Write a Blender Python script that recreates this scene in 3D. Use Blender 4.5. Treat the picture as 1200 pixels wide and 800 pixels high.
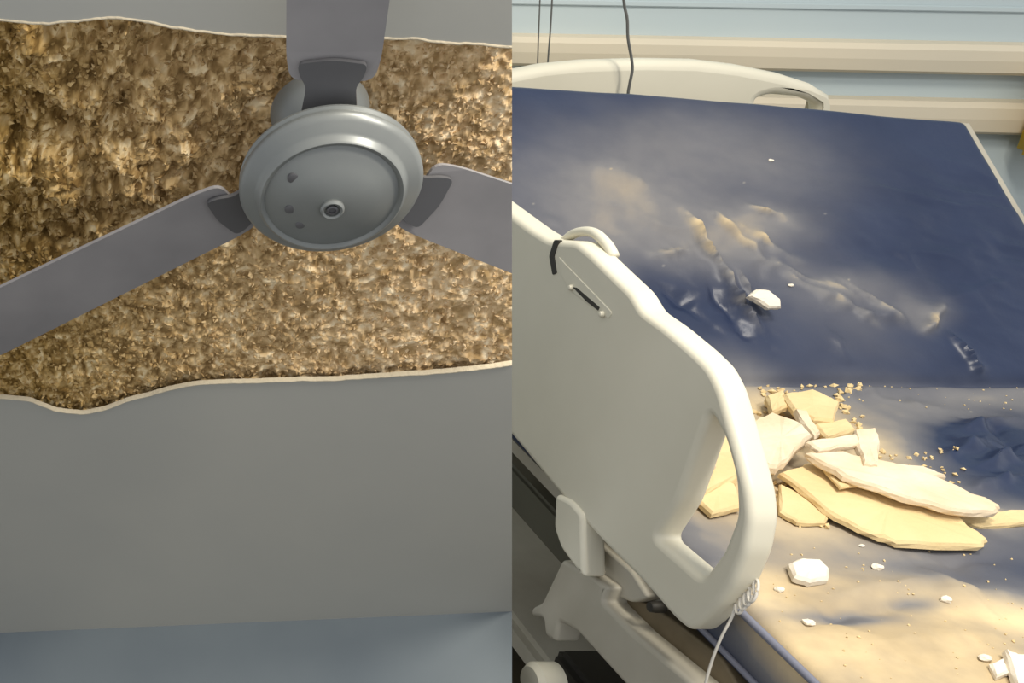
import bpy, bmesh, math, random
import numpy as np
from mathutils import Vector, Matrix
random.seed(7)
for o in list(bpy.data.objects): bpy.data.objects.remove(o)
scn = bpy.context.scene
col = scn.collection

# ---------------------------------------------------------------- camera
F, PX, PY = 1400.0, -185.0, 400.0            # focal length and principal point in pixels of a 1200x800 frame
BETA = math.atan(0.5)
CAM = Vector((0, 0, 1.443))
cam = bpy.data.cameras.new('camera'); co = bpy.data.objects.new('camera', cam); col.objects.link(co)
cam.sensor_width = 36; cam.lens = F/1200*36; cam.shift_x = (600-PX)/1200; cam.clip_start = 0.05
co.location = CAM; co.rotation_euler = (math.pi/2-BETA, 0, 0)
scn.camera = co
# ---------------------------------------------------------------- world, lights, exposure
w = bpy.data.worlds.new('room_light'); scn.world = w; w.use_nodes = True
w.node_tree.nodes['Background'].inputs[0].default_value = (0.93, 0.96, 1.0, 1)
w.node_tree.nodes['Background'].inputs[1].default_value = 0.66
def area(name, loc, target, size, power, color):
    l = bpy.data.lights.new(name, 'AREA'); l.shape = 'DISK'; l.size = size; l.energy = power; l.color = color
    o = bpy.data.objects.new(name, l); col.objects.link(o); o.location = loc
    o.rotation_euler = (Vector(target)-Vector(loc)).to_track_quat('-Z', 'Y').to_euler(); return o
area('ceiling_lamp', (1.0, 0.85, 2.75), (1.4, 1.3, 0.6), 0.45, 24, (1.0, 0.93, 0.80))
area('window_light', (1.15, 0.38, 2.25), (0.45, 1.15, 1.35), 0.30, 19, (1.0, 0.95, 0.86))
scn.view_settings.view_transform = 'Standard'; scn.view_settings.look = 'None'
scn.view_settings.gamma = 1; scn.view_settings.use_curve_mapping = False
scn.view_settings.exposure = 0.35

# ---------------------------------------------------------------- helpers
CB, SB = math.cos(BETA), math.sin(BETA)
R_ = Vector((1, 0, 0)); U_ = Vector((0, SB, CB)); B_ = Vector((0, -CB, SB))
def ray(x, y): return R_*((x-PX)/F) + U_*((PY-y)/F) - B_
def at_depth(x, y, d): return CAM + ray(x, y)*d
def at(x, y, p0, n):
    r = ray(x, y); return CAM + r*((Vector(p0)-CAM).dot(n)/r.dot(n))
def onX(x, y, X): return at(x, y, (X, 0, 0), Vector((1, 0, 0)))
def onY(x, y, Y): return at(x, y, (0, Y, 0), Vector((0, 1, 0)))
def onZ(x, y, Z): return at(x, y, (0, 0, Z), Vector((0, 0, 1)))
def lin(c): return tuple(((v/255)/12.92 if v/255 <= .04045 else ((v/255+.055)/1.055)**2.4) for v in c)+(1,)

_t = np.random.RandomState(3).rand(256, 256)
def vn(x, y, s=0):
    x = np.asarray(x, float)+s*17.31; y = np.asarray(y, float)+s*9.77
    xi = np.floor(x).astype(int); yi = np.floor(y).astype(int); fx = x-xi; fy = y-yi
    fx = fx*fx*(3-2*fx); fy = fy*fy*(3-2*fy)
    g = lambda i, j: _t[i % 256, j % 256]
    return (g(xi, yi)*(1-fx)+g(xi+1, yi)*fx)*(1-fy)+(g(xi, yi+1)*(1-fx)+g(xi+1, yi+1)*fx)*fy
def fbm(x, y, o=4, s=0):
    r = 0; a = .5
    for k in range(o): r = r+a*vn(x*2**k, y*2**k, s+k); a *= .5
    return r

def mat(name, color, rough=.6, metal=0, noise=None, bump=None, spec=.5, var=None):
    m = bpy.data.materials.new(name); m.use_nodes = True; nt = m.node_tree; b = nt.nodes['Principled BSDF']
    b.inputs['Base Color'].default_value = lin(color); b.inputs['Roughness'].default_value = rough
    b.inputs['Metallic'].default_value = metal; b.inputs['Specular IOR Level'].default_value = spec
    tc = nt.nodes.new('ShaderNodeTexCoord')
    sc, c2 = noise if noise else (9, tuple(min(255, v*.93) for v in color))
    n = nt.nodes.new('ShaderNodeTexNoise'); n.inputs['Scale'].default_value = sc; n.inputs['Detail'].default_value = 5
    nt.links.new(tc.outputs['Object'], n.inputs['Vector'])
    r = nt.nodes.new('ShaderNodeValToRGB'); r.color_ramp.elements[0].position = .35; r.color_ramp.elements[1].position = .65
    r.color_ramp.elements[0].color = lin(color); r.color_ramp.elements[1].color = lin(c2)
    nt.links.new(n.outputs['Fac'], r.inputs[0]); nt.links.new(r.outputs[0], b.inputs['Base Color'])
    if bump:
        n2 = nt.nodes.new('ShaderNodeTexNoise'); n2.inputs['Scale'].default_value = bump[0]; n2.inputs['Detail'].default_value = 4
        nt.links.new(tc.outputs['Object'], n2.inputs['Vector'])
        bp = nt.nodes.new('ShaderNodeBump'); bp.inputs['Strength'].default_value = bump[1]; bp.inputs['Distance'].default_value = .004
        nt.links.new(n2.outputs['Fac'], bp.inputs['Height']); nt.links.new(bp.outputs[0], b.inputs['Normal'])
    return m
M = dict(
 ceil=mat('grey_ceiling_paint', (168, 166, 157), .75, noise=(2.5, (160, 159, 152)), bump=(25, .08)),
 edge=mat('torn_plaster_edge', (208, 194, 166), .9, bump=(200, .4)),
 bluewall=mat('blue_grey_wall_paint', (110, 118, 122), .7, noise=(2.2, (92, 101, 108))),
 metalcap=mat('grey_painted_fan_metal', (128, 130, 126), .38, .25, noise=(14, (120, 122, 119))),
 blade=mat('grey_fan_blade', (142, 138, 137), .5, noise=(8, (124, 121, 121))),
 darkmetal=mat('dark_fan_metal', (104, 103, 104), .45, .4),
 white=mat('off_white_bed_plastic', (216, 210, 190), .42, noise=(4, (208, 202, 182))),
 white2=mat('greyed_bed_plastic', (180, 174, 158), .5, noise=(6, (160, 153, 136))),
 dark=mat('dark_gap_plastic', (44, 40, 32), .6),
 steel=mat('brown_grey_steel', (122, 108, 84), .5, .2, noise=(12, (96, 84, 62))),
 wall=mat('pale_blue_wall_paint', (186, 196, 196), .7, noise=(1.5, (178, 190, 192))),
 crash=mat('cream_crash_rail', (206, 194, 170), .55, noise=(3, (200, 190, 168))),
 floor=mat('olive_vinyl_floor', (62, 60, 46), .6, noise=(3, (78, 68, 48))),
 tan=mat('tan_plasterboard', (220, 196, 148), .9, noise=(14, (214, 188, 138)), bump=(120, .3)),
 pale=mat('pale_plaster', (226, 210, 184), .85, noise=(18, (214, 192, 160)), bump=(120, .3)),
 chalk=mat('chalk_white_plaster', (232, 222, 204), .85, bump=(90, .2)),
 cord=mat('white_cord', (206, 200, 188), .5), dcord=mat('dark_cord', (92, 92, 88), .5),
 olive=mat('olive_grey_steel', (92, 90, 76), .5, .2),
 yellow=mat('yellow_plastic', (226, 184, 40), .5), piping=mat('grey_piping', (120, 122, 136), .5),
)
def setp(o, label=None, cat=None, group=None, kind=None):
    if label: o['label'] = label
    if cat: o['category'] = cat
    if group: o['group'] = group
    if kind: o['kind'] = kind
    return o
def link(name, me, m, parent=None, mw=None, smooth=False):
    me.materials.clear(); me.materials.append(m)
    if smooth:
        for p in me.polygons: p.use_smooth = True
    o = bpy.data.objects.new(name, me); col.objects.link(o)
    if mw is not None: o.matrix_world = mw
    if parent: o.parent = parent
    return o
def from_bm(name, bm, m, parent=None, mw=None, smooth=False):
    bmesh.ops.recalc_face_normals(bm, faces=bm.faces)
    me = bpy.data.meshes.new(name); bm.to_mesh(me); bm.free(); return link(name, me, m, parent, mw, smooth)
def empty(name, loc=(0, 0, 0), label=None, cat=None, group=None, mw=None):
    o = bpy.data.objects.new(name, None); col.objects.link(o); o.location = loc; o.empty_display_size = .05
    if mw is not None: o.matrix_world = mw
    return setp(o, label, cat, group)
# children of an empty are modelled in world coordinates and shifted into the empty's space
def local(o, parent):
    o.parent = parent; o.matrix_parent_inverse = Matrix.Identity(4)
    W = Matrix.Identity(4); p = parent
    while p: W = p.matrix_basis @ W; p = p.parent
    if o.type == 'MESH': o.data.transform(W.inverted())
    return o
def curve_plate(name, outer, holes, depth, bevel, m, mw, parent=None, res=3):
    """flat plate with holes and rounded rims, outlines in local xy, centred on z=0"""
    cu = bpy.data.curves.new(name, 'CURVE'); cu.dimensions = '2D'; cu.fill_mode = 'BOTH'
    for pts in [outer]+holes:
        s = cu.splines.new('POLY'); s.points.add(len(pts)-1); s.use_cyclic_u = True
        for i, p in enumerate(pts): s.points[i].co = (p[0], p[1], 0, 1)
    cu.extrude = max(depth/2-bevel, .0002); cu.bevel_depth = bevel; cu.bevel_resolution = res; cu.offset = -bevel
    t = bpy.data.objects.new('tmp', cu); col.objects.link(t); bpy.context.view_layer.update()
    me = bpy.data.meshes.new_from_object(t.evaluated_get(bpy.context.evaluated_depsgraph_get()))
    bpy.data.objects.remove(t); me.name = name
    zc = [abs(p.normal.z) < .9995 for p in me.polygons]
    me.transform(mw)
    o = link(name, me, m)
    for p, f_ in zip(me.polygons, zc): p.use_smooth = f_
    try:
        me.set_sharp_from_angle(angle=math.radians(50))
    except Exception: pass
    if parent: local(o, parent)
    return o
def roundpoly(pts, r, n=5):
    out = []; N = len(pts); P = [Vector(p[:2]) for p in pts]
    for i in range(N):
        a, b, c = P[i-1], P[i], P[(i+1) % N]
        rr = min(r, (a-b).length*.45, (c-b).length*.45)
        s = b+(a-b).normalized()*rr; e = b+(c-b).normalized()*rr
        for k in range(n+1):
            t = k/n; out.append((s*(1-t)**2+b*2*t*(1-t)+e*t*t)[:])
    return out
def box(name, lo, hi, m, parent=None, bev=.004, mw=None):
    bm = bmesh.new(); bmesh.ops.create_cube(bm, size=1)
    lo = Vector(lo); hi = Vector(hi)
    for v in bm.verts: v.co = Vector([(lo[i]+hi[i])/2+v.co[i]*(hi[i]-lo[i]) for i in range(3)])
    if bev: bmesh.ops.bevel(bm, geom=bm.edges[:], offset=bev, segments=2, affect='EDGES')
    if mw is not None: bm.transform(mw)
    o = from_bm(name, bm, m)
    return local(o, parent) if parent else o
def tube(name, pts, r, m, parent=None, seg=10, smoothn=6):
    P = [Vector(p) for p in pts]
    if smoothn and len(P) > 2:
        Q = []
        for i in range(len(P)-1):
            a = P[max(i-1, 0)]; b = P[i]; c = P[i+1]; d = P[min(i+2, len(P)-1)]
            for k in range(smoothn):
                t = k/smoothn; Q.append(.5*((2*b)+(c-a)*t+(2*a-5*b+4*c-d)*t*t+(-a+3*b-3*c+d)*t**3))
        P = Q+[P[-1]]
    bm = bmesh.new(); rings = []; up = Vector((.3, .5, .81)).normalized()
    for i, p in enumerate(P):
        t = (P[min(i+1, len(P)-1)]-P[max(i-1, 0)]).normalized()
        x = t.cross(up).normalized(); y = t.cross(x)
        rings.append([bm.verts.new(p+x*r*math.cos(2*math.pi*k/seg)+y*r*math.sin(2*math.pi*k/seg)) for k in range(seg)])
    for a, b in zip(rings, rings[1:]):
        for k in range(seg): bm.faces.new((a[k], a[(k+1) % seg], b[(k+1) % seg], b[k]))
    bm.faces.new(rings[0]); bm.faces.new(rings[-1])
    o = from_bm(name, bm, m, smooth=True)
    return local(o, parent) if parent else o
def lathe(name, prof, m, mw, parent=None, seg=64, c0=(0, 0)):
    bm = bmesh.new(); rings = []
    for r, z in prof:
        if r < 1e-6: rings.append([bm.verts.new((c0[0], c0[1], z))])
        else: rings.append([bm.verts.new((c0[0]+r*math.cos(2*math.pi*k/seg), c0[1]+r*math.sin(2*math.pi*k/seg), z)) for k in range(seg)])
    for a, b in zip(rings, rings[1:]):
        for k in range(seg):
            f = [a[k % len(a)], a[(k+1) % len(a)], b[(k+1) % len(b)], b[k % len(b)]]
            u = []
            for v in f:
                if v not in u: u.append(v)
            if len(u) > 2: bm.faces.new(u)
    bm.transform(mw)
    o = from_bm(name, bm, m, smooth=True)
    try: o.data.set_sharp_from_angle(angle=math.radians(40))
    except Exception: pass
    return local(o, parent) if parent else o

# ================================================================= LEFT PICTURE: torn ceiling and fan
nl = (-R_*.20 - U_*.70 + B_*.686).normalized()       # towards the floor of that room
e2 = (U_ - nl*U_.dot(nl)).normalized(); e1 = e2.cross(nl).normalized()
O = at_depth(385, 212, 1.08)
ML = Matrix((( e1.x, e2.x, nl.x, O.x), (e1.y, e2.y, nl.y, O.y), (e1.z, e2.z, nl.z, O.z), (0, 0, 0, 1)))
MLi = ML.inverted()
CEIL = -.108
def ab(x, y, c=CEIL):
    p = MLi @ at(x, y, O+nl*c, nl); return (p.x, p.y)
# the set ends in one straight cut on its right side
_cr = ray(600, 0).cross(ray(600, 800)).normalized()
if _cr.x < 0: _cr = -_cr
CUTN = (MLi.to_3x3() @ _cr).normalized(); CUTP = MLi @ CAM
def cut(bm):
    g = bm.verts[:]+bm.edges[:]+bm.faces[:]
    r = bmesh.ops.bisect_plane(bm, geom=g, plane_co=CUTP, plane_no=CUTN, clear_outer=True)
    e = [x for x in r['geom_cut'] if isinstance(x, bmesh.types.BMEdge)]
    try: bmesh.ops.holes_fill(bm, edges=e, sides=0)
    except Exception: pass
lowedge = [(-90, 470), (0, 467), (35, 470), (65, 482), (95, 485), (122, 480), (150, 470), (200, 457), (235, 450), (300, 447.5), (350, 446), (400, 445), (450, 442), (520, 437), (560, 433), (600, 427), (680, 418)]
topedge = [(-90, 24), (0, 22), (40, 27), (90, 24), (130, 20), (165, 23), (200, 32), (250, 38), (292, 42), (360, 44), (440, 44), (480, 44), (520, 49), (570, 52), (620, 55), (680, 57)]
def dense(pts, step=4, jit=1.2, seed=1):
    xs = np.arange(pts[0][0], pts[-1][0]+.1, step); ys = np.interp(xs, [p[0] for p in pts], [p[1] for p in pts])
    ys = ys+(fbm(xs/14, xs*0, 3, seed)-.44)*jit*2+(vn(xs/60, xs*0, seed+5)-.5)*2
    return list(zip(xs, ys))
low_d = dense(lowedge, seed=2); top_d = dense(topedge, jit=2, seed=9)
def sheet(name, poly, t, m, parent=None):
    """plaster sheet whose visible face lies at CEIL, thickness t behind it"""
    bm = bmesh.new()
    top = [bm.verts.new((p[0], p[1], CEIL)) for p in poly]; bot = [bm.verts.new((p[0], p[1], CEIL-t)) for p in poly]
    bm.faces.new(top); bm.faces.new(bot[::-1])
    for i in range(len(poly)): bm.faces.new((top[i], top[(i+1) % len(poly)], bot[(i+1) % len(poly)], bot[i]))
    bmesh.ops.triangulate(bm, faces=[f for f in bm.faces if len(f.verts) > 4]); cut(bm)
    return from_bm(name, bm, m, parent)
J0, J1 = (-90, 745), (700, 712)
ceil = sheet('ceiling', [ab(*p) for p in low_d]+[ab(*J1), ab(*J0)], .007, M['ceil'])
ceil.matrix_world = ML; setp(ceil, 'smooth grey painted ceiling torn open across its width around the fan', None, None, 'structure')
upper = sheet('plaster_sheet', [ab(*p) for p in top_d][::-1]+[ab(-90, -70), ab(690, -70)], .014, M['ceil'], ceil)
# pale broken rims of the two tears: ragged ribbons slightly proud of the paint
def rim(name, pts, inward, wbase, seed):
    bm = bmesh.new(); P = [Vector(ab(*p)) for p in pts]; rows = []
    for i, p in enumerate(P):
        t = (P[min(i+1, len(P)-1)]-P[max(i-1, 0)]).normalized(); nrm = Vector((-t.y, t.x))*inward
        wv = wbase*(.5+1.6*float(vn(i/4.0, 0, seed)))
        a = p+nrm*.0016; b = p-nrm*wv
        rows.append([bm.verts.new((a.x, a.y, CEIL-(.0055 if inward > 0 else .008))), bm.verts.new((a.x, a.y, CEIL+.0009)), bm.verts.new(((a.x+b.x)/2, (a.y+b.y)/2, CEIL+.0016)), bm.verts.new((b.x, b.y, CEIL-.0004))])
    for r, s in zip(rows, rows[1:]):
        for k in range(3): bm.faces.new((r[k], r[k+1], s[k+1], s[k]))
    cut(bm)
    return from_bm(name, bm, M['edge'], ceil, smooth=True)
rim('torn_rim', low_d, 1, .0007, 4); rim('torn_rim', top_d, -1, .0008, 6)

# rough underlay in the hole: relief mesh
a0, b0 = ab(-95, 500, CEIL-.02); a1 = ab(640, 440, CEIL-.02)[0]+.04; bb1 = ab(300, 505, CEIL-.02)[1]; bt = ab(300, 5, CEIL-.02)[1]+.01
a0 = min(a0, ab(-95, 0)[0])-.01
st = .0016; na = int((a1-a0)/st); nb = int((bt-bb1)/st)
A, Bq = np.meshgrid(np.linspace(a0, a1, na), np.linspace(bb1, bt, nb))
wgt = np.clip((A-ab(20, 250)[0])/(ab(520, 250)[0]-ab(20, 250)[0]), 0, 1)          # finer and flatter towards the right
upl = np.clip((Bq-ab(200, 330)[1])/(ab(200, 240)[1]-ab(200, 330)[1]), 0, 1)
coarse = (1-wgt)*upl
wa0 = A
wa = A+(fbm(A*30, Bq*30, 3, 1)-.5)*.02; wb = Bq+(fbm(A*30, Bq*30, 3, 8)-.5)*.02
cl = fbm(wa*26+.3, wb*22, 3, 2); ri = 1-np.abs(2*vn(wa*95, wb*70, 5)-1); gr = fbm(wa*190, wb*150, 3, 7)
pit = np.clip((fbm(wa*22, wb*18, 3, 21)-.50)*7, 0, 1)
H = (cl-.45)*(.012+.066*coarse)+(ri-.5)*(.0026+.006*coarse)+(gr-.45)*(.010+.008*coarse)-pit*(.001+.013*coarse)
H = np.clip(CEIL-.019+H, CEIL-.055, CEIL-.004)
edge_h = CEIL-.012
for pts, sgn in ((low_d, 1), (top_d, -1)):
    ea = np.array([ab(*p) for p in pts]); be = np.interp(A, ea[:, 0], ea[:, 1]); dd = (Bq-be)*sgn
    k = np.clip(1-dd/.010, 0, 1); H = np.where(dd < .010, np.minimum(H, H*(1-k)+(edge_h-.004)*k), H)
Vt = np.stack([A, Bq, H], -1).reshape(-1, 3)
idx = np.arange(na*nb).reshape(nb, na)
Fq = np.stack([idx[:-1, :-1], idx[:-1, 1:], idx[1:, 1:], idx[1:, :-1]], -1).reshape(-1, 4)
# trim at the straight cut
CP = np.array(CUTP); CN = np.array(CUTN)
dist = (Vt-CP)@CN; keep = (dist[Fq] < 0).any(1); Fq = Fq[keep]
over = dist > 0; Vt[over, 0] -= (dist[over]/CN[0])
me = bpy.data.meshes.new('rough_underlay'); me.from_pydata(Vt.tolist(), [], Fq.tolist())
ca = me.color_attributes.new('crumb', 'FLOAT_COLOR', 'POINT')
grain = fbm(wa*140, wb*110, 3, 31).reshape(-1); big = fbm(A*14, Bq*14, 3, 41).reshape(-1)
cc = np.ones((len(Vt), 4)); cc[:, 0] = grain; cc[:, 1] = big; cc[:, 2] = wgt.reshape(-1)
ca.data.foreach_set('color', cc.reshape(-1).astype(np.float32))
mu = bpy.data.materials.new('crumbled_tan_plaster'); mu.use_nodes = True; nt = mu.node_tree; b = nt.nodes['Principled BSDF']
b.inputs['Roughness'].default_value = .95; b.inputs['Specular IOR Level'].default_value = .15
at_ = nt.nodes.new('ShaderNodeAttribute'); at_.attribute_name = 'crumb'
sp = nt.nodes.new('ShaderNodeSeparateColor'); nt.links.new(at_.outputs['Color'], sp.inputs[0])
def ramp(cols, src):
    r = nt.nodes.new('ShaderNodeValToRGB'); el = r.color_ramp.elements
    while len(el) < len(cols): el.new(.5)
    for e, (p, c) in zip(el, cols): e.position = p; e.color = lin(c)
    nt.links.new(src, r.inputs[0]); return r.outputs[0]
def mixc(f, a, b_):
    mx = nt.nodes.new('ShaderNodeMix'); mx.data_type = 'RGBA'
    nt.links.new(f, mx.inputs['Factor']); nt.links.new(a, mx.inputs[6]); nt.links.new(b_, mx.inputs[7]); return mx.outputs[2]
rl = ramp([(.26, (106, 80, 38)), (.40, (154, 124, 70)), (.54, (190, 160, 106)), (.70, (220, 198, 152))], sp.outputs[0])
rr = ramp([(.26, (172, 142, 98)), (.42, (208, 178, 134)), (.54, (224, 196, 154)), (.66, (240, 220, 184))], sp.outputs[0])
mxo = mixc(sp.outputs[2], rl, rr)  # browner left, paler right: light falloff partly put into the plaster colour
nt.links.new(mxo, b.inputs['Base Color'])
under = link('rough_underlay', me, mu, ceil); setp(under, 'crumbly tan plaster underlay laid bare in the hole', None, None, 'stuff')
# loose crumbs clinging to it
rs = np.random.RandomState(5); NC = 11000
ia = rs.randint(2, na-2, NC); ib = rs.randint(2, nb-2, NC)
cent = np.stack([A[ib, ia], Bq[ib, ia], H[ib, ia]], -1)
ok = (cent-CP)@CN < -.006; cent = cent[ok]; wg = wgt[ib, ia][ok]; NC = len(cent)
octa = np.array([(1, 0, 0), (-1, 0, 0), (0, 1, 0), (0, -1, 0), (0, 0, 1), (0, 0, -1)], float)
of = np.array([(0, 2, 4), (2, 1, 4), (1, 3, 4), (3, 0, 4), (2, 0, 5), (1, 2, 5), (3, 1, 5), (0, 3, 5)])
sc = rs.rand(NC, 1, 3)*np.array([.0032, .0042, .0022])+np.array([.0010, .0012, .0008])
sc *= (1.15-.35*wg)[:, None, None]
q = rs.randn(NC, 3, 3); Q = np.linalg.qr(q)[0]
V = np.einsum('nij,nkj->nki', Q, octa[None]*sc)+cent[:, None, :]
FF = (of[None]+(np.arange(NC)*6)[:, None, None]).reshape(-1, 3)
me = bpy.data.meshes.new('plaster_crumbs'); me.from_pydata(V.reshape(-1, 3).tolist(), [], FF.tolist())
ca = me.color_attributes.new('crumb', 'FLOAT_COLOR', 'POINT')
cc = np.ones((NC, 6, 4)); cc[:, :, 0] = (.32+.26*rs.rand(NC))[:, None]; cc[:, :, 2] = wg[:, None]
ca.data.foreach_set('color', cc.reshape(-1).astype(np.float32))
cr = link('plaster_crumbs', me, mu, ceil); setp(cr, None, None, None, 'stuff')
# backing board behind the hole
bm = bmesh.new(); bmesh.ops.create_cube(bm, size=1)
for v in bm.verts: v.co = Vector(((a0+a1)/2+v.co.x*(a1-a0), (bb1+bt)/2+v.co.y*(bt-bb1), CEIL-.065+v.co.z*.015))
cut(bm); from_bm('backing_board', bm, M['steel'], ceil)

# blue wall below the ceiling
ja = Vector((*ab(*J0), CEIL)); jb = Vector((*ab(*J1), CEIL)); jt = (jb-ja).normalized()
wn = Vector((0, 0, 1)).cross(jt).normalized()
if wn.y < 0: wn = -wn
bm = bmesh.new()
vs = [ja, jb, jb+Vector((0, 0, .32)), ja+Vector((0, 0, .32))]
f = [bm.verts.new(v) for v in vs]; g = [bm.verts.new(v-wn*.02) for v in vs]
bm.faces.new(f); bm.faces.new(g[::-1])
for i in range(4): bm.faces.new((f[i], f[(i+1) % 4], g[(i+1) % 4], g[i]))
cut(bm)
wl = from_bm('wall_left', bm, M['bluewall']); wl.matrix_world = ML; setp(wl, 'blue-grey wall meeting the torn ceiling at the bottom', None, None, 'structure')

# ceiling fan
fan = empty('ceiling_fan', label='grey three-bladed ceiling fan hanging below the torn ceiling', cat='fan', mw=ML)
I4 = Matrix.Identity(4)
def fpart(o, parent=fan): o.parent = parent; return o
rr_ = .080
tilt = Matrix.Scale(.92, 4)
cap = fpart(lathe('bottom_cap', [(.0, .0435), (.020, .0425), (.042, .0350), (.0570, .0262), (.0600, .0250), (.0620, .0272), (.0642, .0276), (.0662, .0255), (.0675, .0200), (.0700, .0180), (.0790, .0130), (.0825, .0095), (.0838, .006), (.0838, .003), (.082, .0)], M['metalcap'], tilt, seg=96))
fpart(lathe('motor_housing', [(.0, -.055), (.040, -.055), (.052, -.048), (.058, -.030), (.060, -.018), (.079, -.012), (.0825, -.0095), (.0832, -.006), (.081, -.0035), (.0815, -.0008), (.0, -.0008)], M['metalcap'], tilt, seg=96))
fpart(lathe('down_rod', [(.0, -.110), (.013, -.110), (.013, -.053), (.0, -.053)], M['darkmetal'], I4, seg=24))
fpart(lathe('canopy', [(.0, -.112), (.045, -.112), (.043, -.095), (.025, -.078), (.013, -.076), (0, -.076)], M['metalcap'], I4, seg=48))
s = lathe('screw', [(.0100, .0395), (.0100, .0425), (.0084, .0442), (.0066, .0432), (.0060, .0408), (.0, .0408)], M['metalcap'], I4, seg=32); fpart(s, cap)
s2 = lathe('screw_socket', [(.0048, .0400), (.0048, .0432), (.0032, .0436), (.0028, .0414), (.0, .0414)], M['darkmetal'], I4, seg=24); fpart(s2, s); 
s2.parent = cap
for (sx, sy, r) in ((286+58, 214, .0048), (344-4, 247, .0046), (352, 265, .0040)):
    p = MLi @ at(sx, sy, O+nl*.036, nl); rad = math.hypot(p.x, p.y); zz = float(np.interp(rad, [0, .0184, .0386, .0524, .056], [.0400, .0391, .0322, .0241, .0235]))
    fpart(lathe('vent_hole', [(r, zz-.003), (r, zz+.0006), (r*.7, zz+.0010), (0, zz+.0010)], M['darkmetal'], I4, seg=20, c0=(p.x, p.y)), cap)
def blade(ang, pitch):
    ca_, sa_ = math.cos(ang), math.sin(ang)
    T = Matrix.Rotation(ang, 4, 'Z') @ Matrix.Translation((0, 0, -.030)) @ Matrix.Rotation(pitch, 4, 'X')
    out = [(.088, -.034), (.110, -.038), (.42, -.048), (.56, -.045), (.60, -.030), (.60, .030), (.56, .045), (.42, .048), (.110, .038), (.088, .034)]
    out = roundpoly(out, .02)
    bm = bmesh.new()
    def camb(y): return .004-.004*(y/.05)**2
    t = [bm.verts.new((p[0], p[1], camb(p[1]))) for p in out]; u = [bm.verts.new((p[0], p[1], camb(p[1])-.004)) for p in out]
    bm.faces.new(t); bm.faces.new(u[::-1])
    for i in range(len(out)): bm.faces.new((t[i], t[(i+1) % len(out)], u[(i+1) % len(out)], u[i]))
    bmesh.ops.triangulate(bm, faces=[f for f in bm.faces if len(f.verts) > 4])
    bm.transform(T); cut(bm)
    b_ = from_bm('blade', bm, M['blade'], fan)
    bm = bmesh.new()
    arm = roundpoly([(.050, -.024), (.085, -.020), (.096, -.026), (.108, -.028), (.112, 0), (.108, .028), (.096, .026), (.085, .020), (.050, .024)], .008)
    t = [bm.verts.new((p[0], p[1], .0085)) for p in arm]; u = [bm.verts.new((p[0], p[1], .0040)) for p in arm]
    bm.faces.new(t); bm.faces.new(u[::-1])
    for i in range(len(arm)): bm.faces.new((t[i], t[(i+1) % len(arm)], u[(i+1) % len(arm)], u[i]))
    bm.transform(T); cut(bm)
    k = from_bm('blade_bracket', bm, M['darkmetal'], b_)
for a in (91, 212, 333): blade(math.radians(a), math.radians(-9))

# ================================================================= RIGHT PICTURE: hospital bed
ZT = .60; XL, XR = .989, 1.889; YS = onZ(900, 450, ZT).y; TH = math.radians(34.1)
# room
yaw = math.radians(-5)
WY = 2.50
MW = Matrix.Translation((1.6, WY, 0)) @ Matrix.Rotation(yaw, 4, 'Z')
wb_ = box('wall_back', (-2.2, 0, 0), (2.4, .1, 2.7), M['wall'], bev=0, mw=MW); setp(wb_, 'pale blue-grey painted wall behind the bed head', None, None, 'structure')
fl = box('floor', (-.9, -.6, -.05), (4.0, 2.9, 0), M['floor'], bev=0); setp(fl, 'dark olive floor under the bed', None, None, 'structure')
def wz(x, y):
    n_ = MW.to_3x3() @ Vector((0, -1, 0)); return at(x, y, MW.translation, n_).z
def crash(y0, y1, name):
    z0, z1 = wz(950, y0), wz(950, y1)
    prof = [(0, z0+.002), (-.028, z0), (-.034, z0+.006), (-.036, (z0+z1)/2), (-.034, z1-.010), (-.024, z1), (0, z1+.002)]
    bm = bmesh.new(); L = [bm.verts.new((-2.2, p[0], p[1])) for p in prof]; Rr = [bm.verts.new((2.4, p[0], p[1])) for p in prof]
    bm.faces.new(L); bm.faces.new(Rr[::-1])
    for i in range(len(prof)): bm.faces.new((L[i], L[(i+1) % len(prof)], Rr[(i+1) % len(prof)], Rr[i]))
    bm.transform(MW); o = from_bm(name, bm, M['crash']); setp(o, None, None, None, 'structure'); return o
c1 = crash(80, 46, 'trim_1'); c1['label'] = 'upper cream crash rail on the pale wall'
c2 = crash(148, 112, 'trim_2'); c2['label'] = 'lower cream crash rail on the pale wall'
z = wz(950, 7)
t3 = box('trim_3', (-2.2, -.006, z-.006), (2.4, 0, z+.006), M['wall'], bev=.002, mw=MW); setp(t3, 'narrow grey bead along the wall above the crash rails', None, None, 'structure')

bed = empty('hospital_bed', (1.44, 1.2, 0), 'white plastic hospital bed with raised head end under a navy mattress', 'bed')
# headboard
YH = 2.17
def hb(x, y): p = onY(x, y, YH); return (p.x, p.z)
arc = [hb(*p) for p in ((600, 87), (640, 79), (690, 74), (760, 72), (820, 73), (870, 79), (920, 89), (955, 100), (976, 113))]
ar = roundpoly(arc, .03)[3:-3]
x_r = hb(978, 120)[0]; x_l = 2*1.44-x_r
zl = hb(600, 87)[1]
outer = [(x_l, .50), (x_l, zl-.05), (x_l+.05, zl-.014)]+[arc[0]]+arc[1:]+[(x_r, hb(978, 125)[1]), (x_r+.006, .50)]
hole = roundpoly([hb(888, 117), hb(905, 112), hb(940, 115), hb(962, 124), hb(962, 140), hb(888, 140)], .008)
MH = Matrix.Translation((0, YH+.022, 0)) @ Matrix.Rotation(math.pi/2, 4, 'X')
hbo = curve_plate('headboard', [p for p in outer], [hole], .044, .016, M['white'], MH, bed)

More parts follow.
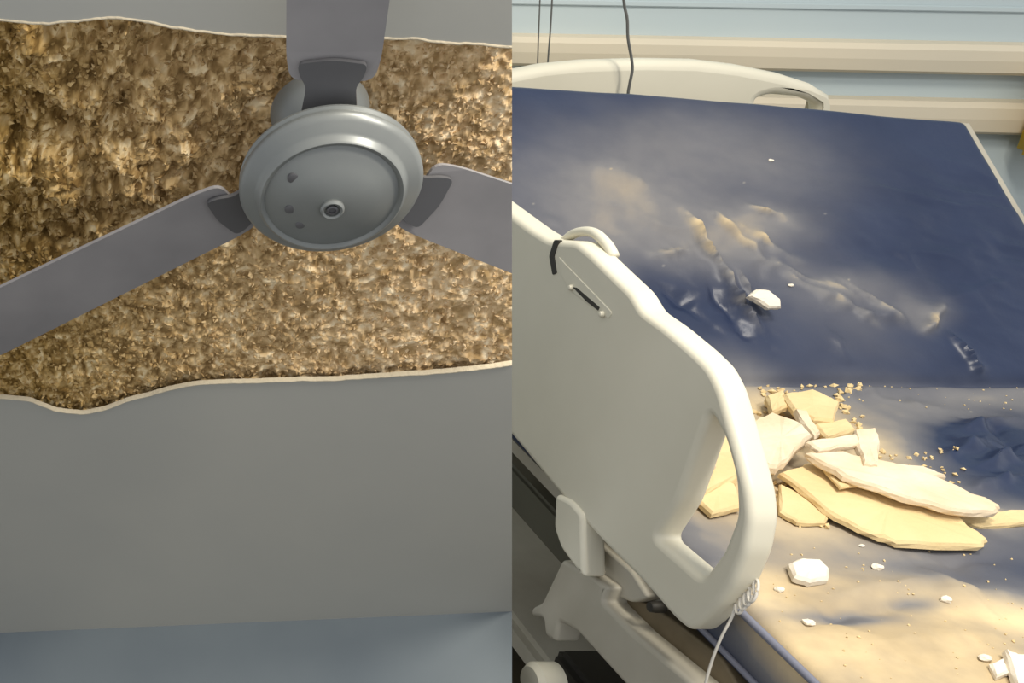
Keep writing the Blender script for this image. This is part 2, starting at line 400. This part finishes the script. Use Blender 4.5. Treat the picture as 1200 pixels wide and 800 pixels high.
# mattress ------------------------------------------------------------
mt = empty('mattress', (1.44, 1.2, ZT-.078), 'navy blue vinyl mattress bent up at the head, strewn with tan plaster dust', 'mattress')
dirb = Vector((0, math.cos(TH), math.sin(TH))); nrb = Vector((0, -math.sin(TH), math.cos(TH)))
def uv(x, y):
    p = onZ(x, y, ZT)
    if p.y <= YS: return (p.y-YS, p.x)
    p = at(x, y, (0, YS, ZT), nrb); return ((p-Vector((p.x, YS, ZT))).dot(dirb), p.x)
us = np.concatenate([np.arange(-1.30, -.75, .02), np.arange(-.75, .585, .0034)])
vs_top = np.linspace(XL, XR, 240)
th = TH*np.clip((us+.018)/.036, 0, 1)
yy = np.interp(us, us, np.concatenate([[0], np.cumsum(np.cos((th[1:]+th[:-1])/2)*np.diff(us))])); zz = np.concatenate([[0], np.cumsum(np.sin((th[1:]+th[:-1])/2)*np.diff(us))])
yy = yy-np.interp(0, us, yy)+YS; zz = zz+ZT
UU, VV = np.meshgrid(us, vs_top, indexing='ij')
HH = (fbm(UU*7, VV*5, 3, 50)-.45)*.012
crest_light = np.zeros_like(HH)
def ridge(p, q, h, wd):
    global crest_light
    (u0, v0), (u1, v1) = uv(*p), uv(*q)
    du, dv = u1-u0, v1-v0; L2 = du*du+dv*dv
    Wu = UU+(vn(UU*34, VV*34, 60)-.5)*.011; Wv = VV+(vn(UU*34, VV*34, 70)-.5)*.011
    t = np.clip(((Wu-u0)*du+(Wv-v0)*dv)/L2, 0, 1); d = np.hypot(Wu-u0-t*du, Wv-v0-t*dv)
    prof = np.sin(np.pi*(.10+.84*t))*(.45+.95*vn(t*6+u0*50, t*0+v0*50, 12))
    d = np.abs(d)/(wd*(.55+.8*vn(t*9+v0*40, t*0+u0*40, 13)))
    g = np.exp(-d**1.35)*prof
    if h > .007 and min(u0, u1) > .02: crest_light = np.maximum(crest_light, min(h/.016, 1)*.50*np.exp(-(d*1.1)**2)*prof)  # streaks on crease crests: dust mixed with highlights put into the colour
    return h*1.15*g
for r_ in (((800, 245), (850, 325), .016, .007), ((845, 320), (888, 385), .018, .007), ((830, 250), (892, 300), .011, .008), ((860, 265), (940, 310), .010, .009),
           ((870, 240), (935, 265), .008, .008), ((765, 297), (812, 290), .009, .008), ((862, 320), (900, 375), .012, .006), ((890, 300), (1000, 350), .010, .010),
           ((920, 320), (1030, 385), .010, .010), ((985, 330), (1070, 385), .008, .009), ((1080, 390), (1110, 355), .014, .008), ((1110, 355), (1200, 325), .006, .014),
           ((1115, 392), (1152, 440), .013, .006), ((1000, 375), (1060, 370), .006, .008), ((770, 330), (850, 390), -.010, .016), ((830, 330), (880, 400), -.010, .010),
           ((700, 200), (760, 215), .006, .02), ((890, 310), (905, 420), -.006, .02), ((960, 380), (1000, 430), .005, .016),
           ((1120, 505), (1190, 490), .014, .012), ((1110, 540), (1160, 510), .012, .010), ((1150, 550), (1200, 525), .015, .012), ((1130, 575), (1200, 560), .010, .010),
           ((1170, 500), (1200, 540), -.012, .012), ((1040, 470), (1120, 480), .005, .014), ((985, 470), (1030, 460), .010, .010),
           ((940, 735), (1010, 712), -.010, .014), ((1010, 712), (1080, 708), -.008, .012), ((950, 700), (1100, 682), .008, .02), ((980, 760), (1180, 740), .009, .03), ((1080, 700), (1200, 690), .010, .03), ((1050, 660), (1200, 655), -.008, .03)):
    HH += ridge(*r_)
hits = np.clip(1-np.abs(UU-.24)/.3, 0, 1)
HH += (1-np.abs(2*fbm(UU*16+VV*7, VV*9-UU*5, 3, 80)-1)-.7)*.012*hits
HH -= .010*np.exp(-(UU/.010)**2)
HH += .006*np.exp(-((UU+.022)/.012)**2)
topsk = np.interp(VV, [1.2, 1.83], [.025, -.0])          # head edge runs slightly askew
UUs = UU
nz = np.cos(th)[:, None]; ny = -np.sin(th)[:, None]
ext = np.clip((UU-.35)/.235, 0, 1)
# u of head edge: .563 at the left, .50 at the right
uend = np.interp(VV, [1.0, 1.34, 1.83, 1.889], [.585, .562, .503, .497])
scale_u = np.where(UU > .3, (uend-.3)/(us[-1]-.3), 1.0)
Ueff = np.where(UU > .3, .3+(UU-.3)*scale_u, UU)
Y = YS + np.where(Ueff > .05, 0, 0) + np.interp(Ueff, us, yy-YS); Z = np.interp(Ueff, us, zz)
# round shoulders along sides and head
def drop(d, r): d = np.clip(d, 0, r); return r-np.sqrt(np.maximum(r*r-(r-d)**2, 0))
rs_ = .016
D = drop(VV-XL, rs_)+drop(XR-VV, rs_)+drop(uend-Ueff, .012)+drop(us[0]*-1+UU+1e-9, .012)
fade = np.clip(np.minimum(np.minimum(VV-XL, XR-VV)/.03, 1), 0, 1)
hh = HH*fade-D
P = np.stack([VV, Y+ny*hh, Z+nz*hh], -1)
nu, nv = UU.shape; TK = .073
Pb = np.stack([VV, Y-ny*TK*1.0, Z-nz*TK], -1)
# the ring: top across, bottom across back
side_in = .004
Pb2 = Pb.copy()
ring = np.concatenate([P, Pb2[:, ::-1][:, ::12], Pb2[:, :1]], 1)
nr = ring.shape[1]; vv_ = ring.reshape(-1, 3)
ii = np.arange(nu*nr).reshape(nu, nr); jn = np.roll(ii, -1, axis=1)
FQ = np.stack([ii[:-1], jn[:-1], jn[1:], ii[1:]], -1).reshape(-1, 4).tolist()
FQ.append(ii[0].tolist()[::-1]); FQ.append(ii[-1].tolist())
me = bpy.data.meshes.new('mattress_cover'); me.from_pydata(vv_.tolist(), [], FQ)
# dust layer, patches laid out on the mattress surface, plus painted crest highlights
dust = np.zeros((nu, nr))
def blob(x, y, rx, ry, a):
    u0, v0 = uv(x, y); ux, vx = uv(x+10, y); uy, vy = uv(x, y+10)
    lx = abs(vx-v0)/10*rx; ly = abs(uy-u0)/10*ry; sh = (vy-v0)/(uy-u0+1e-9)
    Us = UU+(fbm(UU*14, VV*14, 3, 90)-.45)*.05; Vs = VV+(fbm(UU*14, VV*14, 3, 95)-.45)*.06
    return a*np.exp(-(((Vs-v0)/lx)**2+((Us-u0)/ly)**2)**1.3)
Dt = np.zeros((nu, nv))
fine = 0
for b_ in ((700, 210, 110, 80, .20), (715, 208, 40, 26, .30), (840, 190, 130, 75, .20), (640, 260, 90, 60, .18), (760, 270, 90, 50, .26), (850, 150, 120, 50, .12), (890, 265, 60, 28, .30), (850, 290, 60, 35, .22),
           (960, 340, 90, 40, .18), (1030, 350, 60, 30, .12), (1090, 370, 26, 20, .25), (1000, 400, 80, 30, .08),
           (830, 550, 120, 90, .95), (930, 500, 90, 55, .85), (1020, 560, 90, 60, .55), (1060, 485, 130, 34, .38), (1180, 465, 90, 16, .35), (1180, 610, 60, 16, .7),
           (1000, 640, 220, 30, .30), (900, 680, 60, 26, .70), (940, 700, 60, 40, .6), (1000, 690, 80, 30, .5), (1040, 770, 130, 55, .95), (1150, 720, 120, 42, .9), (1180, 790, 80, 60, .85), (950, 760, 60, 60, .7), (1080, 840, 250, 50, .8), (1060, 730, 70, 30, .6)):
    g = blob(*b_); Dt = 1-(1-Dt)*(1-np.clip(g, 0, 1))
Dt -= blob(985, 722, 55, 10, .55)+blob(1060, 705, 40, 8, .4)+blob(1180, 530, 60, 32, .8)
Dt = Dt*(.86+.28*fbm(UU*40, VV*40, 3, 99)); Dt = np.clip(Dt+crest_light*np.clip(2.6*fbm(UU*75, VV*75, 3, 44)-.35, 0, 1.3), 0, 1)
Dt += (vn(UU*420, VV*420, 33) > .985)*.25*(Dt > .1)
dust[:, :nv] = Dt
ca = me.color_attributes.new('dust', 'FLOAT_COLOR', 'POINT'); cc = np.ones((nu*nr, 4)); cc[:, 0] = np.clip(dust, 0, 1).reshape(-1)
ca.data.foreach_set('color', cc.reshape(-1).astype(np.float32))
mm = bpy.data.materials.new('navy_vinyl_dust_highlights'); mm.use_nodes = True; nt = mm.node_tree; b = nt.nodes['Principled BSDF']
at_ = nt.nodes.new('ShaderNodeAttribute'); at_.attribute_name = 'dust'; sp = nt.nodes.new('ShaderNodeSeparateColor'); nt.links.new(at_.outputs['Color'], sp.inputs[0])
tc = nt.nodes.new('ShaderNodeTexCoord'); nn = nt.nodes.new('ShaderNodeTexNoise'); nn.inputs['Scale'].default_value = 9; nn.inputs['Detail'].default_value = 6; nt.links.new(tc.outputs['Object'], nn.inputs['Vector'])
navy = ramp([(.35, (29, 40, 66)), (.65, (36, 47, 73))], nn.outputs['Fac'])
dst = ramp([(.35, (176, 156, 122)), (.65, (222, 198, 154))], nn.outputs['Fac'])
def mr(lo, hi):
    q = nt.nodes.new('ShaderNodeMapRange'); q.inputs[1].default_value = lo; q.inputs[2].default_value = hi; nt.links.new(sp.outputs[0], q.inputs[0]); return q.outputs[0]
film = nt.nodes.new('ShaderNodeRGB'); film.outputs[0].default_value = lin((116, 114, 114))
nt.links.new(mixc(mr(.38, .95), mixc(mr(0, .42), navy, film.outputs[0]), dst), b.inputs['Base Color'])
b.inputs['Specular IOR Level'].default_value = .36
rg = nt.nodes.new('ShaderNodeMapRange'); rg.inputs[1].default_value = 0; rg.inputs[2].default_value = .6; rg.inputs[3].default_value = .34; rg.inputs[4].default_value = .85
nt.links.new(sp.outputs[0], rg.inputs[0]); nt.links.new(rg.outputs[0], b.inputs['Roughness'])
n2 = nt.nodes.new('ShaderNodeTexNoise'); n2.inputs['Scale'].default_value = 60; n2.inputs['Detail'].default_value = 3; nt.links.new(tc.outputs['Object'], n2.inputs['Vector'])
bp = nt.nodes.new('ShaderNodeBump'); bp.inputs['Strength'].default_value = .25; bp.inputs['Distance'].default_value = .003
nt.links.new(n2.outputs['Fac'], bp.inputs['Height']); nt.links.new(bp.outputs[0], b.inputs['Normal'])
bmt = bmesh.new(); bmt.from_mesh(me); bmesh.ops.recalc_face_normals(bmt, faces=bmt.faces); bmt.to_mesh(me); bmt.free()
cover = link('cover', me, mm, smooth=True); local(cover, mt)
try: me.set_sharp_from_angle(angle=math.radians(60))
except Exception: pass
tube('piping', [(XL-.001, -.10+k*.05+.35, ZT-.010) for k in range(24) if .25+k*.05 < YS-.02], .0042, M['piping'], mt, smoothn=0)
tube('piping', [(XL-.001, -.10+k*.05+.35, ZT-.066) for k in range(24) if .25+k*.05 < YS-.02], .0035, M['piping'], mt, smoothn=0)
def hsurf(u, v):
    i = int(np.argmin(abs(us-u))); j = int(np.argmin(abs(vs_top-v))); return float(hh[i, j])

# bed parts ------------------------------------------------------------
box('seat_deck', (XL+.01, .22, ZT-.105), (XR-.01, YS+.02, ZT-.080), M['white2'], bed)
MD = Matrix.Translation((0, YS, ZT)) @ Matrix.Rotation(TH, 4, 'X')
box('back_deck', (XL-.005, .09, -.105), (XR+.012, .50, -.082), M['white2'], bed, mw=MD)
box('deck_edge', (XR+.006, .05, -.10), (XR+.030, .515, -.022), M['white2'], bed, mw=MD, bev=.006)
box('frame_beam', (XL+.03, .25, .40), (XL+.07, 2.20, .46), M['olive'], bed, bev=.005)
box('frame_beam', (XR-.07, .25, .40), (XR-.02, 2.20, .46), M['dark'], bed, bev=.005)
box('cross_beam', (XL+.07, .55, .405), (XR-.07, .61, .455), M['steel'], bed)
box('cross_beam', (XL+.07, 1.75, .405), (XR-.07, 1.81, .455), M['steel'], bed)
box('headboard_bracket', (1.2, 2.17, .36), (1.26, 2.22, .56), M['steel'], bed)
box('headboard_bracket', (1.62, 2.17, .36), (1.68, 2.22, .56), M['steel'], bed)
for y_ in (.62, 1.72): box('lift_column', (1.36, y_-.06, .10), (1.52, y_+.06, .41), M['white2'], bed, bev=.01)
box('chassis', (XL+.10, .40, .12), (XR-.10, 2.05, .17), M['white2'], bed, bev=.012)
for y_ in (.50, 1.93): box('wheel_axle_bar', (XL+.02, y_-.03, .10), (XR-.02, y_+.03, .14), M['white2'], bed, bev=.008)
for x_ in (XL+.05, XR-.05):
    for y_ in (.50, 1.93):
        Mx = Matrix.Translation((x_, y_, .055)) @ Matrix.Rotation(math.pi/2, 4, 'Y')
        wh = lathe('caster', [(0, -.018), (.040, -.018), (.052, -.014), (.055, 0), (.052, .014), (.040, .018), (0, .018)], M['dark'], Mx, bed, seg=32)
        fk = box('caster_fork', (x_-.024, y_-.02, .055), (x_+.024, y_+.02, .118), M['white'], bev=.006)
        fk.data.transform(Matrix.Translation((0, 0, 0))); local(fk, bed)
# left side rail --------------------------------------------------------
XO, XI = .940, .972
MR = Matrix(((0, 0, 1, 0), (1, 0, 0, 0), (0, 1, 0, 0), (0, 0, 0, 1)))     # plate local (x,y,z) -> world (Y,Z,X)
def ro(x, y): p = onX(x, y, XO); return (p.y, p.z)
def rin(x, y): p = onX(x, y, XI); return (p.y, p.z)
topl = [(600, 232), (650, 268), (672, 281), (705, 283), (722, 296), (745, 318), (772, 343), (784, 364), (812, 383), (845, 410), (866, 430), (879, 455)]
nose = [(887, 482), (901, 530), (913, 575), (916, 607), (909, 645), (893, 682), (874, 710), (852, 731)]
bot = [(806, 739), (790, 726), (750, 680), (700, 630), (650, 573), (600, 512)]
fl_ = lambda p, q, t: (p[0]+(q[0]-p[0])*t, p[1]+(q[1]-p[1])*t)
outl = [rin(*p) for p in topl]+[rin(*p) for p in nose]+[ro(*p) for p in bot]
first, last = outl[0], outl[-1]
outl = [(2.02, last[1]+.02), (2.05, .70), (2.02, first[1]-.01)]+outl
hole1 = roundpoly([ro(831, 482), ro(848, 514), ro(860, 560), ro(862, 604), ro(846, 646), ro(822, 678), ro(767, 630), ro(794, 588)], .010)
rail = curve_plate('side_rail', roundpoly(outl, .010, 4), [hole1], XI-XO, .008, M['white'], Matrix.Translation(((XO+XI)/2, 0, 0)) @ MR, bed, res=4)
# raised outer panel line, release slot and knobs
def rp(name, pts, x0, x1, m, parent, r=.004, bev=.0015):
    return curve_plate(name, roundpoly([(onX(a, b_, XO).y, onX(a, b_, XO).z) for a, b_ in pts], r), [], x1-x0, bev, m, Matrix.Translation(((x0+x1)/2, 0, 0)) @ MR, parent)
rp('rail_gap', [(648, 322), (644, 300), (650, 281), (656, 281), (650, 300), (653, 320)], XO-.001, XO+.004, M['dark'], rail, .002, .0005)
rp('release_slot', [(672, 336), (677, 337), (704, 360), (702, 364), (688, 353)], XO-.0015, XO+.004, M['dark'], rail, .001, .0005)
rp('release_lever', [(655, 300), (664, 310), (718, 366), (714, 374), (700, 364), (668, 340), (658, 322)], XO-.0010, XO+.006, M['white'], rail, .004, .0008)
def knob(x, y, r): 
    p = onX(x, y, XO); lathe('rail_stud', [(0, -.006), (r*.8, -.005), (r, -.002), (r, .004), (0, .004)], M['white'], Matrix.Translation(p) @ Matrix.Rotation(math.pi/2, 4, 'Y'), rail, seg=16)
knob(671, 337, .004); knob(707, 368, .004)
# grip loop on top of the rail
gp = [rin(668, 284), rin(680, 276), rin(700, 276), rin(716, 290), rin(724, 304)]
tube('grip_loop', [(XI-.006, p[0], p[1]+.004) for p in gp], .0065, M['white'], rail)
tube('grip_painted_shadow', [(XO+.018, *rin(686, 290)), (XO+.018, *rin(706, 303))], .004, M['dark'], rail)  # dark rod that stands for the shadow under the loop
# rail linkage and lower covers (outlines on the bed's left side)
def side(name, pts, X, t, m, bev=.004, r=.008):
    P_ = [(onX(a, b_, X).y, onX(a, b_, X).z) for a, b_ in pts]
    return curve_plate(name, roundpoly(P_, r), [], t, bev, m, Matrix.Translation((X+t/2, 0, 0)) @ MR, bed)
side('rail_arm', [(650, 578), (668, 586), (682, 602), (684, 678), (672, 664), (656, 642), (648, 618)], .935, .03, M['white'], .006)
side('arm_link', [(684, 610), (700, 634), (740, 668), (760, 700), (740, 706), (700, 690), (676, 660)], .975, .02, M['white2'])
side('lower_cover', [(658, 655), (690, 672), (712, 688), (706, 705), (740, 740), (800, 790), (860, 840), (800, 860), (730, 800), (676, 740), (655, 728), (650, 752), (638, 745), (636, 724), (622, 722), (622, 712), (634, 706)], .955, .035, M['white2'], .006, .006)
side('inner_beam', [(700, 690), (715, 684), (780, 720), (845, 770), (880, 830), (830, 850), (770, 770), (706, 716)], .985, .02, M['steel'], .003)
side('dark_plate', [(685, 620), (740, 670), (830, 745), (880, 800), (860, 830), (800, 760), (735, 705), (690, 660)], 1.005, .012, M['dark'], .002)
for (x_, y_) in ((701, 648), (768, 711)):
    p = onX(x_, y_, .975); lathe('pivot_bolt', [(0, -.008), (.006, -.007), (.007, -.002), (.007, .01), (0, .01)], M['dark'], Matrix.Translation(p) @ Matrix.Rotation(math.pi/2, 4, 'Y'), bed, seg=16)
box('motor_box', (1.0, 1.10, .20), (1.08, 1.31, .31), M['dark'], bed, bev=.01)
p = onX(632, 800, .93); lathe('wheel_cover', [(0, -.014), (.022, -.013), (.028, -.006), (.028, .022), (0, .022)], M['white'], Matrix.Translation(p) @ Matrix.Rotation(math.pi/2, 4, 'Y'), bed, seg=32)

# coiled cord by the rail
cords = []
pts = []
pc = [onX(886, 690, .962), onX(866, 708, .958)]
for k in range(40):
    t = k/39; c = pc[0].lerp(pc[1], t); a = t*4*2*math.pi
    pts.append(c+Vector((0, .0, 0))+Vector((.3, .55, .75)).normalized()*math.sin(a)*.011+Vector((0, .7, -.4))*math.cos(a)*.006)
pts += [onX(858, 722, .955), onX(846, 745, .95), onX(835, 772, .947), onX(826, 805, .945), onX(822, 840, .945)]
tube('coiled_cord', pts, .0015, M['cord'], seg=8, smoothn=3)
bpy.data.objects['coiled_cord']; setp(bpy.data.objects['coiled_cord'], 'white coiled cord dangling below the nose of the side rail', 'cord')
# thin cords by the headboard
def wire(pts, r, label, Yd, m=M['dcord'], grp='thin cords hanging by the wall'):
    o = tube('hanging_cord', [onY(x, y, Yd) for x, y in pts], r, m, seg=8); setp(o, label, 'cord', grp)
wire([(722, -150), (727, -60), (731, 0), (735, 22), (736, 45), (740, 68), (741, 82), (738, 98), (736, 114), (738, 150), (745, 200)], .0024, 'dark wavy cord hanging in front of the headboard', 2.135)
wire([(652, -150), (649, -40), (647, 0), (645, 35), (642, 75), (641, 120)], .0015, 'thin grey cord at the wall, right one of the close pair', 2.26)
wire([(636, -150), (634, -40), (632, 20), (631, 45), (630, 78), (629, 120)], .0013, 'thin faint cord at the wall, left one of the close pair', 2.265)

# yellow container at the right edge
yb = empty('wall_container', (0, 0, 0), 'yellow plastic container on the wall at the right picture edge', 'container')
Mq = MW
pl = MW.inverted() @ at(1170, 150, MW.translation, MW.to_3x3() @ Vector((0, -1, 0)))
bm = bmesh.new(); bmesh.ops.create_cube(bm, size=1)
for v in bm.verts:
    k = 1-.12*(v.co.z < 0); v.co = Vector((pl.x+.09+v.co.x*.18*k, -.036-.05+v.co.y*.10, pl.z+.034+v.co.z*.15))
bmesh.ops.bevel(bm, geom=bm.edges[:], offset=.014, segments=4, affect='EDGES'); bm.transform(MW)
local(from_bm('body', bm, M['yellow'], smooth=True), yb)
box('lid', (pl.x-.004, -.140, pl.z+.102), (pl.x+.186, -.036, pl.z+.114), M['yellow'], yb, bev=.005, mw=MW)

# ---------------------------------------------------------------- debris
def shard(name, pts, th, m, label, cat='plaster shard', jit=.0016, grp=None, sub=4, on=None):
    """pts: (px, py, height above the mattress) of the upper face; laid on the bed at real size"""
    P_ = []
    for i, (x, y, h) in enumerate(pts):
        if on == 'back': P_.append(at(x, y, Vector((0, YS, ZT))+nrb*h, nrb))
        else: P_.append(onZ(x, y, ZT+h))
    N = len(P_); c = sum(P_, Vector())/N; nrm = Vector()
    jit = min(jit, .018*max((p-c).length for p in P_))
    for i in range(N): nrm += (P_[i]-c).cross(P_[(i+1) % N]-c)
    nrm.normalize()
    if nrm.z < 0: nrm = -nrm
    Q_ = []
    for i in range(N):
        a, b2 = P_[i], P_[(i+1) % N]
        for k in range(sub):
            p = a.lerp(b2, k/sub)
            if True: p = p+Vector([random.uniform(-jit, jit) for _ in range(3)])*(1 if k else .3)
            Q_.append(p)
    bm = bmesh.new(); n = len(Q_)
    ins = min(.003, th*.3)
    def inset(p, a): return p+(c-p).normalized()*a
    L0 = [bm.verts.new(inset(p, ins)) for p in Q_]
    L1 = [bm.verts.new(p-nrm*th*.28+Vector([random.uniform(-1, 1)*jit*.5 for _ in range(3)])) for p in Q_]
    L2 = [bm.verts.new(p-nrm*th*.75+Vector([random.uniform(-1, 1)*jit*.7 for _ in range(3)])) for p in Q_]
    L3 = [bm.verts.new(inset(p, ins*1.5)-nrm*th) for p in Q_]
    for A_, B2 in ((L0, L1), (L1, L2), (L2, L3)):
        for i in range(n): bm.faces.new((A_[i], A_[(i+1) % n], B2[(i+1) % n], B2[i]))
    ct = bm.verts.new(c); cb = bm.verts.new(c-nrm*th)
    for i in range(n):
        bm.faces.new((ct, L0[i], L0[(i+1) % n])); bm.faces.new((cb, L3[(i+1) % n], L3[i]))
    bm.transform(Matrix.Translation(-(c-nrm*th)))
    o = from_bm(name, bm, m); o.location = c-nrm*th
    setp(o, label, cat, grp); return o
G = 'broken plaster pieces heaped on the mattress'
def sh(*a, **k): return shard('plaster_shard', *a, grp=G, **k)
sh([(914, 552, .022), (945, 541, .024), (1012, 556, .024), (1085, 574, .022), (1120, 600, .018), (1159, 632, .012), (1150, 639, .012), (1052, 634, .012), (1022, 624, .014), (968, 596, .018)], .011, M['tan'], 'largest flat tan shard with a pointed right end, under the long pale one')
sh([(946, 529, .044), (985, 527, .046), (1045, 540, .044), (1110, 562, .040), (1174, 592, .032), (1168, 599, .031), (1120, 596, .034), (1060, 581, .038), (990, 556, .042)], .012, M['pale'], 'long narrow pale shard lying across the largest tan one')
sh([(1002, 502, .050), (1026, 500, .052), (1032, 516, .050), (1030, 542, .048), (1014, 541, .048), (1005, 520, .050)], .012, M['pale'], 'short upright pale shard above the long narrow one')
sh([(884, 492, .040), (905, 482, .042), (938, 494, .044), (952, 508, .044), (930, 530, .040), (912, 546, .036), (886, 540, .036)], .016, M['pale'], 'broad cream shard tucked behind the nose of the side rail')
sh([(945, 516, .048), (1004, 508, .050), (1010, 518, .050), (960, 526, .048)], .010, M['pale'], 'thin pale bar-shaped shard joining cream and upright shards')
sh([(918, 460, .030), (952, 455, .034), (985, 470, .030), (978, 492, .030), (955, 490, .030), (930, 478, .030)], .014, M['tan'], 'tan lump of plaster farthest back, at the mattress fold')
sh([(932, 478, .034), (945, 480, .034), (962, 506, .034), (955, 512, .034), (940, 494, .034)], .012, M['pale'], 'slim slanting shard in front of the rear tan lump')
sh([(955, 496, .026), (992, 490, .026), (1004, 502, .026), (970, 512, .026)], .012, M['tan'], 'brownish shard between rear lump and thin bar')
sh([(898, 462, .024), (918, 456, .026), (924, 474, .026), (905, 482, .024)], .014, M['tan'], 'small tan chunk left of the rear lump')
sh([(914, 566, .012), (935, 575, .012), (972, 598, .010), (968, 611, .010), (935, 610, .010), (914, 598, .010)], .009, M['tan'], 'tan shard peeping out under the left end of the largest one')
sh([(1120, 604, .010), (1160, 598, .010), (1215, 596, .010), (1215, 612, .008), (1150, 616, .008)], .008, M['tan'], 'low tan shard at the right picture edge beyond the pointed one')
sh([(1040, 542, .020), (1082, 545, .020), (1110, 556, .020), (1080, 560, .020)], .012, M['pale'], 'pale crumbly shard just behind the long narrow one')
sh([(965, 548, .030), (1000, 552, .032), (1012, 566, .030), (985, 570, .030)], .006, M['tan'], 'small tan flake on the largest shard beside the long one')
sh([(925, 658, .012), (940, 652, .014), (962, 654, .014), (973, 664, .013), (972, 677, .011), (950, 680, .011), (932, 674, .012)], .012, M['chalk'], 'cream white chip lying alone on the dusty seat')
sh([(1178, 758, .014), (1192, 764, .014), (1215, 768, .014), (1220, 815, .014), (1196, 812, .014)], .012, M['chalk'], 'white shard at the bottom right picture corner')
sh([(1160, 776, .008), (1176, 770, .009), (1184, 786, .009), (1168, 792, .008)], .008, M['chalk'], 'small white crumb beside the bottom right corner shard')
# seen through the rail's grip opening
sh([(796, 548, .020), (812, 500, .022), (838, 484, .024), (866, 520, .024), (864, 558, .022), (812, 582, .020)], .014, M['tan'], 'tan shard seen through the top of the rail grip opening')
sh([(806, 575, .014), (835, 556, .016), (862, 566, .016), (870, 592, .014), (835, 600, .012)], .012, M['tan'], 'tan shard seen through the lower part of the rail grip opening')
sh([(822, 528, .034), (834, 524, .036), (840, 544, .034), (830, 550, .034)], .008, M['pale'], 'little pale chip on the shard in the rail grip opening')
shard('plaster_shard', [(879, 346, .030), (888, 338, .032), (903, 339, .032), (916, 350, .030), (917, 360, .028), (902, 360, .028), (890, 352, .028)], .013, M['chalk'], 'bright white chip on the raised back of the mattress', jit=.001, on='back')
# small crumbs over the seat, one per thing would be uncountable dust
rs = np.random.RandomState(11); vsC = []; fC = []; n = 0
reg = [(900, 640, 1200, 800, 90, .0014), (880, 455, 1010, 520, 170, .0045), (900, 560, 1000, 620, 90, .0035), (790, 500, 870, 600, 120, .0045), (1000, 530, 1130, 570, 70, .003), (1000, 455, 1200, 480, 30, .0014)]
for x0, y0, x1, y1, cnt, sz in reg:
    for k in range(cnt):
        x, y = rs.uniform(x0, x1), rs.uniform(y0, y1); u, v = uv(x, y)
        if v < XL+.015: continue
        base = Vector((v, np.interp(u, us, yy), np.interp(u, us, zz)+hsurf(u, v)))
        s_ = sz*rs.uniform(.4, 1.5); q = np.linalg.qr(rs.randn(3, 3))[0]
        for o_ in octa*np.array([1, .8, .6])*s_: vsC.append((Vector(q@o_)+base+Vector((0, 0, s_*.4)))[:])
        for f_ in of: fC.append([int(i_)+n for i_ in f_])
        n += 6
me = bpy.data.meshes.new('plaster_grit'); me.from_pydata(vsC, [], fC)
o = link('plaster_grit', me, M['tan']); setp(o, 'pale plaster grit sprinkled over the mattress seat', 'grit', None, 'stuff')
bits = [(1028, 666, .006), (1107, 706, .006), (913, 692, .005), (1010, 640, .003), (902, 190, .004), (927, 335, .004), (948, 728, .006), (1152, 775, .006)]
lab = ['cream crumb right of the lone white chip', 'cream crumb in the middle of the dusty seat', 'cream crumb beside the mattress side edge below the rail nose', 'tiny crumb in front of the largest shard', 'tiny white crumb high on the mattress back', 'tiny white crumb right of the white chip on the back', 'pale crumb at the dark fold near the side edge', 'pale crumb left of the small white corner crumb']
for (x, y, s_), lb in zip(bits, lab):
    u, v = uv(x, y); h_ = hsurf(u, v)
    bm = bmesh.new(); bmesh.ops.create_icosphere(bm, subdivisions=2, radius=s_)
    for vt in bm.verts: vt.co = Vector((vt.co.x*1.1, vt.co.y*.8, vt.co.z*.6))*random.uniform(.8, 1.15)
    c = Vector((v, np.interp(u, us, yy), np.interp(u, us, zz)))+(nrb if u > 0 else Vector((0, 0, 1)))*(h_+s_*.35)
    o = from_bm('plaster_crumb', bm, M['chalk']); o.location = c; setp(o, lb, 'plaster crumb', 'loose plaster crumbs on the mattress')
